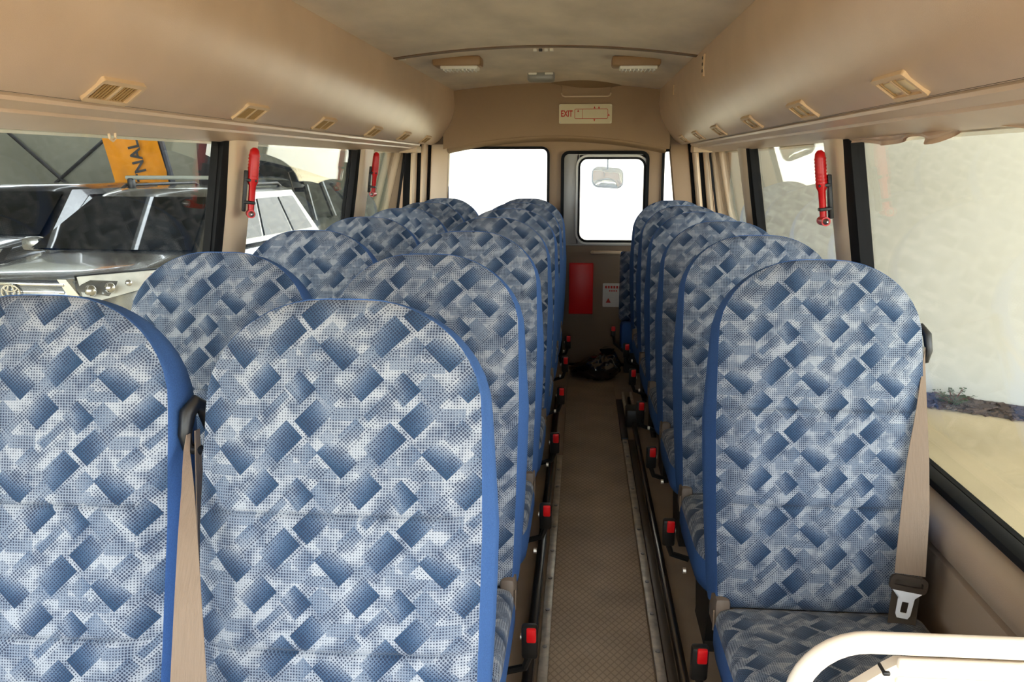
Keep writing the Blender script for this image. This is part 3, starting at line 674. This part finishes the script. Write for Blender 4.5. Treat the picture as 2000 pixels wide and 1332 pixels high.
# grab pocket and exit sign on the rear bulkhead
t_ = empty('grab_pocket', (.015, up_y(1.745) - .004, 1.748), 'raised brown pocket with pale lip above the exit sign', 'pocket')
g = MB(); g.prism([(-.19, .045), (-.15, .066), (-.09, .076), (.09, .076), (.15, .066), (.19, .045), (.155, .02), (.15, -.035), (.13, -.045), (-.13, -.045), (-.15, -.035), (-.155, .02)], lambda a, b: (a, .03, b), lambda a, b: (a * .97, -.012 - .01 * (b + .04), b)); obj('pocket_shell', g, REARM, t_)
g = MB()
def hump(u, v):
    x = -.23 + .46 * u; h = math.sin(PI * u) ** .8; a = v * PI / 2
    return (x, .02 - .19 * h * math.cos(a) ** 1.0 * (1 - v) - .02 * h, cz(.015 + x) - 1.748 + .003 - .035 * h * math.sin(a))
g.grid(hump, 24, 8); obj('hump', g, REARM, t_)
g = MB(); g.tube([(-.152, -.012, -.022), (-.145, -.016, -.036), (-.13, -.018, -.042), (.13, -.018, -.042), (.145, -.016, -.036), (.152, -.012, -.022)], .0055, 8); obj('lip', g, CREAM, t_)['label'] = 'pale cream lip'
t_ = empty('exit_sign', (.0125, up_y(1.602) - .004, 1.602), 'cream emergency sign with red exit lettering and a bus plan', 'sign')
g = MB(); g.prism(rrect(.325, .118, .008, 3), lambda a, b: (a, .004, b), lambda a, b: (a, -.002, b)); obj('board', g, mat('cream_sign_board', rgb(212, 200, 164), .5), t_)
SRED = mat('red_print', rgb(190, 44, 30), .6)
text('EXIT', .052, (-.152, -.0035, 0), (R(90), 0, 0), SRED, 'lettering', t_, .0008, .68)
g = MB(); ring_frame(g, .035, 0, .205, .060, .008, .0028, .0015, lambda a, b, d: (a, -.002 - d, b))
g.box((-.018, -.003, 0), (.0022, .002, .056))
for (x, z, s_) in ((.055, .038, 1), (.082, .038, 1), (.055, -.038, -1), (.143, -.006, 1), (-.045, .018, 1)):
    g.prism([(x - .006, z - .006 * s_), (x + .006, z - .006 * s_), (x, z + .008 * s_)], lambda a, b: (a, -.002, b), lambda a, b: (a, -.0035, b))
obj('bus_plan', g, SRED, t_, smooth=False)
for dx in (-.155, .155):
    for dz in (-.05, .05):
        g = MB(); g.tube([(dx, -.002, dz), (dx, -.005, dz)], .004, 8); obj('screw', g, ALU, t_)
# on the rear door
YD = Y1 + .004
t_ = empty('red_box', (.0015, YD, .51), 'red metal box fixed to the lower rear door', 'box')
g = MB(); g.box((0, -.02, 0), (.155, .04, .33), .004); obj('case', g, REDB, t_)
g = MB(); g.box((0, -.042, 0), (.147, .006, .322), .003); obj('cover', g, REDB, t_)
t_ = empty('warning_label', (.208, YD, .466), 'white warning label with red print on the rear door', 'label')
g = MB(); g.prism(rrect(.13, .155, .006, 3), lambda a, b: (a, 0, b), lambda a, b: (a, -.003, b)); obj('sheet', g, mat('white_label', rgb(206, 200, 190), .5), t_)
g = MB()
for k in range(6): g.box((-.045 + k * .018, -.0035, .052), (.012, .001, .016), .0)
for k in range(4): g.box((-.02 + k * .014, -.0035, .028), (.009, .001, .009))
g.prism([(-.045, -.05), (-.012, -.05), (-.028, -.02)], lambda a, b: (a, -.003, b), lambda a, b: (a, -.0042, b)); obj('print', g, SRED, t_, smooth=False)['kind'] = 'stuff'
# outside rear mirror
t_ = empty('rear_view_mirror', (.168, 5.98, 1.21), 'rounded cream backed mirror hanging outside the rear door window', 'mirror')
g = MB(); pl = rrect(.215, .145, .045, 6)
g.loft([[(a * k, y, b * k * (1.0) - .02 * (a / .1) ** 2 * 0) for a, b in pl] for k, y in ((.95, .02), (1, 0), (.96, -.012))], True, True, False); hs = obj('housing', g, BLK, t_); hs.rotation_euler = (R(-24), R(4), R(6))
g = MB(); g.loft([[(a * k, y, b * k) for a, b in pl] for k, y in ((.93, -.012), (.7, -.024), (.4, -.031), (.1, -.034))], True, False, True); o = obj('mirror_glass', g, mat('mirror_silver', rgb(244, 236, 216), .04, metal=1), t_); o.rotation_euler = (R(-24), R(4), R(6))
g = MB(); g.tube([(.0, .0, .05), (0, .0, .22), (.0, -.02, .25), (.0, -.31, .28)], .006, 8); obj('stem', g, BLK, t_)


# ------------------------------------------------------------------ emergency hammers
def hammer_thing(loc, sd, label):
    t = empty('escape_hammer', loc, label, 'hammer', 'red escape hammers on the window pillars')
    ax = [(0, 0, .108), (0, 0, .100), (0, 0, .085), (0, 0, .06), (0, 0, -.0), (0, 0, -.012), (0, 0, -.09)]
    g = MB(); g.tube(ax, [.006, .014, .0165, .0165, .0165, .011, .010], 12); h = obj('handle', g, REDH, t)
    for k in range(8):
        rb = MB(); rb.tube([(0, 0, .085 - k * .010), (0, 0, .081 - k * .010)], .0178, 12); obj('grip_rib', rb, REDH, h)
    g = MB(); g.tube([(0, -.028, -.10), (0, .028, -.10)], .0135, 12); hd = obj('hammer_head', g, REDH, t)
    for s_ in (-1, 1):
        g = MB(); g.tube([(0, s_ * .027, -.10), (0, s_ * .034, -.10), (0, s_ * .044, -.10)], [.010, .008, .002], 10); o = obj('steel_tip', g, STEEL, hd)
    g = MB(); g.box((sd * .022, 0, -.03), (.012, .026, .13), .003); br = obj('bracket', g, BLK, t)
    for z in (.005, -.065):
        g = MB(); g.box((sd * .006, 0, z), (.036, .030, .010), .003); obj('clip', g, BLK, br)
    return t
t_ = hammer_thing((wx(-1, 1.24, .078), 2.74, 1.243), -1, 'red escape hammer on the first pillar of the parked-car side')
t2 = dup(t_); t2.location = (wx(-1, 1.25, .078), 4.40, 1.25); t2['label'] = 'red escape hammer on the second pillar of the parked-car side'
t_.rotation_euler = (0, R(7), R(25)); t2.rotation_euler = (0, R(7), 0)
t3 = hammer_thing((wx(1, 1.235, .078), 2.68, 1.232), 1, 'red escape hammer on the first pillar of the pale-wall side'); t3.rotation_euler = (0, R(-7), 0)

# curtain hook and bunched pelmet on the pale-wall side
g = MB()
def pel(u, v):
    y = lerp(1.2, 2.75, u); b = math.exp(-((y - 2.0) / .07) ** 2)
    z = 1.372 - v * (.012 + .010 * math.sin(y * 6.0) + .010 * math.sin(y * 17) * .5 + .022 * b)
    return (XC + .925 + .008 * math.sin(y * 40) * v - .012 * b * v + (.006 if v > .5 else 0), y, z)
g.grid(pel, 90, 5); g.grid(lambda u, v: tuple(Vector(pel(u, v)) + Vector((.008, 0, .001))), 90, 5)
tag(obj('curtain_pelmet', g, RACKM), 'wavy tan fabric edge bunched along the pale-wall side window header', 'pelmet')
g = MB(); g.tube([(0, 0, .012), (0, .0, -.004), (.0, -.012, -.010), (0, -.026, -.004), (0, -.028, .006)], .003, 8)
o = obj('curtain_hook', g, CREAM); o.location = (XC - .915, 2.0, 1.362); tag(o, 'small cream curtain hook under the parked-car side header', 'hook')

# ------------------------------------------------------------------ seats
LEAN = R(12.5); ZB = .33; SL, CL = math.sin(LEAN), math.cos(LEAN)
UP = Vector((0, SL, CL)); NF = Vector((0, -CL, SL))
VT = .778
def hw(v):
    if v > .608: return .03 + .19 * math.sqrt(max(0, 1 - ((v - .608) / .17) ** 2))
    pts = [(0, .212), (.03, .216), (.2, .221), (.42, .2245), (.608, .22)]
    for (a, x), (b, y) in zip(pts[:-1], pts[1:]):
        if v <= b: return lerp(x, y, (v - a) / (b - a))
    return .22
vs = [0, .006, .02, .05, .10, .15, .20, .226, .231, .235, .239, .244, .27, .32, .37, .415, .436, .441, .445, .449, .454, .48, .52, .56, .60, .63, .66, .685, .705, .72, .733, .744, .753, .761, .767, .772, .776, VT]
def bp(u, v, d): return Vector((u, 0, ZB)) + UP * v + NF * d
def front_depth(s_, v):
    e = min(1, v / .04) ** .5 * min(1, max(0, (VT - v) / .10)) ** .5
    d = .034 * (1 - abs(s_) ** 2.6) * e + .008 * e
    d += .010 * math.exp(-((abs(s_) - .72) / .2) ** 2) * max(0, min(1, (v - .05) / .1)) * max(0, min(1, (.55 - v) / .1))
    for sv in (.235, .445): d -= .0085 * math.exp(-((v - sv) / .0035) ** 2) * (1 - abs(s_) ** 8)
    d += .008 * max(0, math.sin((v - .445) / .21 * PI)) * (1 - s_ * s_) if .235 < v < .445 else 0
    return d
def build_backrest():
    NSG = 28; g = MB()
    for v in vs:
        for i in range(NSG + 1):
            s_ = math.sin((i / NSG - .5) * PI) * .35 + (2 * i / NSG - 1) * .65
            g.v.append(tuple(bp(s_ * hw(v), v, front_depth(s_, v)))); g.uv[len(g.v) - 1] = (s_ * hw(v), v)
    for j in range(len(vs) - 1):
        for i in range(NSG):
            a = j * (NSG + 1) + i; g.f.append((a, a + 1, a + NSG + 2, a + NSG + 1))
    front = g.mesh('backrest_cover', MOQ, angle=60)
    # gusset and back
    path = [(-hw(v), v) for v in vs] + [(-.01, VT), (.01, VT)] + [(hw(v), v) for v in vs[::-1]]
    nrm = []
    for i, p in enumerate(path):
        a = path[max(0, i - 1)]; b = path[min(len(path) - 1, i + 1)]
        t = Vector((b[0] - a[0], b[1] - a[1])).normalized(); nrm.append(Vector((-t.y, t.x)))
    g = MB(); rings = []
    def prof(v):
        k = max(0, min(1, (VT - v) / .36)); D = lerp(.045, .115, k ** .8); b = lerp(.004, .019, k) * (1 - .35 * max(0, (.3 - v) / .3)); return D, b
    for q, bb in ((-.002, .0), (.0, .003), (.10, .25), (.35, .8), (.65, 1.0), (.9, .6), (1.0, .1)):
        rg = []
        for (u, v), n_ in zip(path, nrm):
            D, b = prof(v); off = b * bb if bb > .01 else bb
            rg.append(bp(u + n_.x * off, v + n_.y * off * .6, (-q * D) if q >= 0 else front_depth(1, v)))
        rings.append(rg)
    g.loft(rings, False)
    nV = len(vs)
    lastL = [bp(-hw(v) * 1.0, v, -prof(v)[0]) for v in vs]; lastR = [bp(hw(v), v, -prof(v)[0]) for v in vs]
    g.grid(lambda u, w_: (lambda j: lastL[j].lerp(lastR[j], u) + NF * (-.02 * math.sin(PI * u)) * min(1, (VT - vs[j]) * 6))(min(nV - 1, int(round(w_ * (nV - 1))))), 8, nV - 1)
    g.grid(lambda u, w_: bp((2 * u - 1) * hw(0), 0, -w_ * prof(0)[0]), 8, 2)
    side = g.mesh('backrest_side', BLUE, angle=60)
    return front, side
BF, BS = build_backrest()
def build_cushion():
    out = []
    W2, L_ = .222, .435
    def ring(k):
        pts = []
        rF, rB = .105, .03
        segs = [(W2 - rB, -.0 - rB, rB, 0, 90), (-W2 + rB, -.0 - rB, rB, 90, 180), (-W2 + rF, -L_ + rF, rF, 180, 270), (W2 - rF, -L_ + rF, rF, 270, 360)]
        for cx, cy, r_, a0, a1 in segs:
            for i in range(9):
                a = R(lerp(a0, a1, i / 8)); pts.append((cx + r_ * math.cos(a), cy + r_ * math.sin(a)))
        return [(x * k, -.5 * L_ + (y + .5 * L_) * k) for x, y in pts]
    def zt(x, y): return .335 + .02 * (-y / L_) - .035 * max(0, (-y - .30) / .135) ** 2
    g = MB(); n_ = 36
    for k, dz in ((1.0, -.034), (.995, -.02), (.97, -.006), (.9, .004), (.75, .010), (.5, .012), (.2, .012)):
        for x, y in ring(k):
            g.v.append((x, y, zt(x, y) + dz)); g.uv[len(g.v) - 1] = (x, y * 1.05 - .3)
    for j in range(6):
        for i in range(n_):
            a = j * n_ + i; b = j * n_ + (i + 1) % n_; g.f.append((a, b, b + n_, a + n_))
    g.f.append(tuple(6 * n_ + i for i in range(n_)))
    top = g.mesh('cushion_cover', MOQ, angle=70)
    g = MB()
    g.loft([[(x, y, zt(x, y) + dz) for x, y in ring(k)] for k, dz in ((1.0, -.032), (1.012, -.045), (1.012, -.08), (.985, -.115), (.90, -.128))], True, False, True)
    return top, g.mesh('cushion_side', BLUE, angle=60)
CT, CS = build_cushion()
SM = {}
def ms(key, fn):
    if key not in SM: SM[key] = fn()
    return SM[key]
def make_seat(sx):
    """sx = side of the buckle"""
    t = bpy.data.objects.new('passenger_seat', None); COL.objects.link(t); t.empty_display_size = .1
    b = obj('backrest', BF, None, t); s_ = obj('side_panel', BS, None, b); s_['label'] = 'plain blue side and back panel'
    c = obj('cushion', CT, None, t); s_ = obj('side_panel', CS, None, c); s_['label'] = 'plain blue cushion side'
    g = MB(); g.box((0, -.20, .195), (.36, .34, .035), .008); obj('base_frame', g, DARKM, t)
    for k in (-1, 1):
        g = MB(); g.prism([(-.34, .18), (-.05, .18), (-.10, .02), (-.09, .0), (-.31, .0), (-.29, .02)], lambda a, bb: (k * .165 - .012, a, bb), lambda a, bb: (k * .165 + .012, a, bb)); obj('leg', g, DARKM, t)
    g = MB(); g.box((sx * .205, .025, .315), (.036, .085, .085), .012); rc = obj('recliner_cover', g, BROWNP, t)
    g = MB(); g.box((sx * .2235, -.012, .305), (.004, .005, .05), .0015); obj('trim_line', g, BELT, rc)
    g = MB(); g.tube([(sx * .238, -.31, .235), (sx * .246, -.31, .235)], .008, 8); g.tube([(sx * .238, -.05, .235), (sx * .246, -.05, .235)], .008, 8); obj('bolt', g, ALU, t)
    g = MB(); g.tube([(sx * .20, -.06, .15), (sx * .25, -.07, .17), (sx * .262, -.075, .205)], .009, 8); st = obj('buckle_stalk', g, BLK, t)
    g = MB(); g.box((sx * .262, -.085, .245), (.037, .024, .085), .007, rot=('X', R(8))); bk = obj('buckle', g, BLK, st); 
    g = MB(); g.box((sx * .262 + .004, -.099, .267), (.0225, .012, .036), .004, rot=('X', R(8))); rb = obj('release_button', g, RED, st); rb['label'] = 'red release button'
    return t
def ribbon(pts):
    """pts: (centre, half width, width direction)"""
    g = MB(); rings = []
    P_ = [Vector(p[0]) for p in pts]
    for i, (c, h, d) in enumerate(pts):
        c = Vector(c); d = Vector(d).normalized()
        t = (P_[min(i + 1, len(P_) - 1)] - P_[max(0, i - 1)]).normalized(); n_ = d.cross(t).normalized() * .0011
        rings.append([c - d * h - n_, c + d * h - n_, c + d * h + n_, c - d * h + n_])
    g.loft(rings, True, True, True); return g
def subdiv(pts, n_=6):
    out = []
    for a, b in zip(pts[:-1], pts[1:]):
        for k in range(n_):
            q = k / n_; out.append((Vector(a[0]).lerp(Vector(b[0]), q), lerp(a[1], b[1], q), Vector(a[2]).lerp(Vector(b[2]), q)))
    out.append(pts[-1]); return out
def belt_guide(t, x, y, z, sx, k=1.0):
    g = MB()
    g.tube([(x - sx * .015, y + .03, z - .01), (x - sx * .006, y + .022, z + .035), (x + sx * .004, y + .01, z + .048), (x + sx * .012, y - .005, z + .035), (x + sx * .016, y - .012, z + .0), (x + sx * .012, y - .012, z - .022), (x - sx * .004, y, z - .03)], [k * r_ for r_ in (.012, .014, .014, .013, .011, .010, .009)], 12)
    o = obj('belt_guide', g, BLK, t); return o
protoA = make_seat(1); protoR = make_seat(-1)
rowsA = [1.335, 2.04, 2.755, 3.47, 4.17, 4.82, 5.42]
rowsR = [1.985, 2.665, 3.33, 3.95, 4.56, 5.20]
OY = .168
used = {1: False, -1: False}
def place(sx, cx, yt, label, group):
    p = protoA if sx > 0 else protoR
    if not used[sx]: used[sx] = True; o = p
    else: o = dup(p)
    o.location = (cx, yt - OY, 0)
    tag(o, label, 'seat', group); return o
seats = {}
order = ['front', 'second', 'third', 'fourth', 'fifth', 'sixth', 'rearmost']
protos_done = []
# build copies before the belts are added to single seats
for i, y in enumerate(rowsA):
    seats['A', i] = place(1, -.37 + .006 * i, y, '%s blue patterned seat beside the aisle in the paired rows' % order[i], 'blue patterned bus seats')
for i, y in enumerate(rowsA):
    seats['L', i] = place(1, -.875 + .004 * i, y + .005, '%s blue patterned seat beside the windows facing parked cars' % order[i], 'blue patterned bus seats')
for i, y in enumerate(rowsR):
    seats['R', i] = place(-1, .53, y, '%s blue patterned seat in the single row by the pale wall windows' % (order[i] if i < 5 else 'rearmost'), 'blue patterned bus seats')
# belts that show
t_ = seats['A', 0]; t_['label'] = 'front blue patterned seat beside the aisle with beige belt on its shoulder'
g = ribbon(subdiv([((-.258, .135, .872), .004, (.3, 1, 0)), ((-.256, .12, .848), .005, (.6, .6, 0)), ((-.234, .07, .807), .0095, (1, .1, 0)), ((-.211, .01, .75), .0152, (1, 0, 0)), ((-.194, -.04, .669), .0206, (1, 0, 0)), ((-.187, -.07, .572), .0266, (1, 0, 0)), ((-.178, -.11, .48), .0295, (1, 0, 0)), ((-.20, -.13, .36), .024, (1, 0, 0))]))
obj('shoulder_belt', g, BELT, t_)
g = ribbon(subdiv([((-.250, .15, .875), .006, (.2, 1, 0)), ((-.246, .13, .70), .012, (.2, 1, 0)), ((-.25, .10, .2), .022, (0, 1, 0))])); obj('retractor_belt', g, BELT, t_)
belt_guide(t_, -.252, .155, .868, -1)
t_ = seats['R', 0]; t_['label'] = 'front blue patterned seat by the pale wall windows with hanging buckle tongue'
g = ribbon(subdiv([((.236, .145, .90), .004, (.3, 1, 0)), ((.230, .130, .877), .004, (.6, .6, 0)), ((.210, .065, .779), .0118, (1, .1, 0)), ((.195, .02, .676), .0233, (1, 0, 0)), ((.183, -.022, .576), .0294, (1, 0, 0)), ((.169, -.062, .454), .0318, (1, 0, -.12))]))
obj('shoulder_belt', g, BELT, t_)
g = ribbon(subdiv([((.168, -.060, .452), .0285, (1, 0, -.12)), ((.16, -.068, .38), .029, (1, 0, 0)), ((.154, -.08, .318), .0285, (1, 0, 0))])); obj('lap_belt', g, SHADEBELT, t_)
g = ribbon(subdiv([((.236, .16, .90), .006, (.2, 1, 0)), ((.236, .14, .70), .012, (.2, 1, 0)), ((.243, .10, .2), .022, (0, 1, 0))])); obj('retractor_belt', g, SHADEBELT, t_)
belt_guide(t_, .229, .158, .892, 1, .75)
rot = Matrix.Translation((.164, -.072, .437)) @ Matrix.Rotation(R(10), 4, 'Y') @ Matrix.Rotation(R(-8), 4, 'X')
def tr(a, b, d): return rot @ Vector((a, d, b))
g = MB(); ring_frame(g, 0, 0, .078, .034, .012, .0095, .008, lambda a, b, d: tr(a, b, d - .004)); g.prism([(-.036, -.004), (.036, -.004), (.030, -.016), (-.030, -.016)], lambda a, b: tr(a, b, -.005), lambda a, b: tr(a, b, .004)); bt = obj('tongue_grip', g, mat('dark_brown_plastic', rgb(58, 48, 40), .45), t_)
g = MB()
outer = [(-.032, -.015), (.030, -.015), (.017, -.024), (.0155, -.064), (.011, -.072), (-.011, -.072), (-.0155, -.064), (-.017, -.024)]
inner = [(-.0068, -.037), (.0068, -.037), (.0072, -.040), (.0072, -.058), (.006, -.060), (-.006, -.060), (-.0072, -.058), (-.0072, -.040)]
g.loft([[tr(a, b, -.0035) for a, b in outer], [tr(a, b, -.0055) for a, b in outer], [tr(a, b, -.0055) for a, b in inner], [tr(a, b, -.0035) for a, b in inner], [tr(a, b, -.0035) for a, b in outer]], True)
obj('tongue_plate', g, mat('bright_steel', rgb(236, 240, 246), .4, metal=.1), bt, smooth=False)['label'] = 'bright steel tongue plate'
# folded jump seat beside the rear door
t_ = empty('folding_jump_seat', (.40, 5.42, 0), 'low folded blue jump seat standing against the rear door', 'seat')
g = MB(); g.box((0, 0, .55), (.32, .075, .44), .035, seg=4)
me = g.mesh('backrest', MOQ); ul = me.uv_layers.new(name='UVMap')
for lp in me.loops: co = me.vertices[lp.vertex_index].co; ul.data[lp.index].uv = (co.x, co.z)
obj('backrest', me, None, t_)
g = MB(); g.box((0, .045, .55), (.31, .03, .43), .012); obj('side_panel', g, BLUE, t_)
g = MB(); g.box((0, -.03, .24), (.30, .12, .20), .03); obj('cushion', g, BLUE, t_)
g = MB(); g.box((0, .01, .08), (.24, .05, .16), .008); obj('leg', g, DARKM, t_)
g = MB(); g.tube([(-.13, -.1, .16), (-.19, -.14, .22), (-.195, -.145, .27)], .009, 8); bs = obj('buckle_stalk', g, BLK, t_)
g = MB(); g.box((-.197, -.15, .29), (.03, .02, .05), .006); obj('buckle', g, BLK, bs)
g = MB(); g.box((-.197, -.16, .312), (.024, .012, .03), .005); obj('release_button', g, RED, bs)['label'] = 'red release button'

# ------------------------------------------------------------------ handrail and modesty panel
t_ = empty('handrail', (.30, 1.10, 0), 'cream painted tubular handrail in front of the single seats', 'handrail')
pts = [(.0, 0, 0), (.0, 0, .45), (.0, 0, .56)]
for k in range(1, 10):
    a = R(90 * k / 9); pts.append((.095 - .095 * math.cos(a), 0, .575 + .095 * math.sin(a)))
pts += [(.20, 0, .670), (.40, 0, .670), (.62, 0, .668)]
g = MB(); g.tube(pts, .0148, 16); obj('tube', g, RAILM, t_)
g = MB(); g.tube([(0, 0, 0), (0, 0, .012)], .035, 16); obj('base_flange', g, RAILM, t_)
t_ = empty('modesty_panel', (.60, 1.115, .35), 'cream panel with slanted edge under the handrail', 'panel')
g = MB(); g.prism([(-.163, .286), (-.178, .276), (-.183, .272), (-.30, .18), (-.30, -.33), (.26, -.33), (.26, .286)], lambda a, b: (a, -.008, b), lambda a, b: (a, .012, b)); obj('board', g, RAILM, t_)
g = MB(); g.box((.05, -.010, .288), (.43, .012, .016), .004); obj('top_bead', g, RAILM, t_)
g = MB(); g.box((.05, -.011, .262), (.43, .008, .012), .004); obj('rib', g, RAILM, t_)
g = MB(); g.box((-.178, .0, .272), (.010, .026, .006), .002); obj('catch', g, BLK, t_)

# ------------------------------------------------------------------ rubbish bag
bm = bmesh.new(); bmesh.ops.create_icosphere(bm, subdivisions=4, radius=1)
for v in bm.verts:
    c = v.co.copy(); n1 = mnoise.noise(c * 1.6); n2 = abs(mnoise.noise(c * 3.4 + Vector((5, 1, 2)))); n3 = abs(mnoise.noise(c * 8 + Vector((1, 7, 3))))
    r_ = 1 + .22 * n1 - .30 * n2 - .10 * n3
    z = c.z * r_; x = c.x * r_ * (1 - .45 * max(0, z)); y = c.y * r_
    z = max(z, -.72)
    v.co = Vector((x * .15 + .03 * z + (-.05 if c.x < -.6 and z < 0 else 0), y * .14, (z + .72) * .10))
me = bpy.data.meshes.new('bag'); bm.to_mesh(me); bm.free(); me.materials.append(BAGM); me.polygons.foreach_set('use_smooth', [True] * len(me.polygons))
t_ = empty('rubbish_bag', (.135, 5.24, .011), 'crumpled black plastic rubbish bag on the floor by the rear door', 'bag')
obj('sack', me, None, t_)
g = MB(); rgs = []
for z, r_ in ((.12, .05), (.165, .024), (.175, .022), (.19, .034), (.205, .042)):
    rgs.append([(.03 + (r_ + .012 * math.sin(5 * k)) * math.cos(2 * PI * k / 14), (r_ + .008 * math.cos(3 * k)) * math.sin(2 * PI * k / 14), z - .02 + .006 * math.sin(7 * k)) for k in range(14)])
g.loft(rgs, True, True, True); obj('tied_neck', g, BAGM, t_)
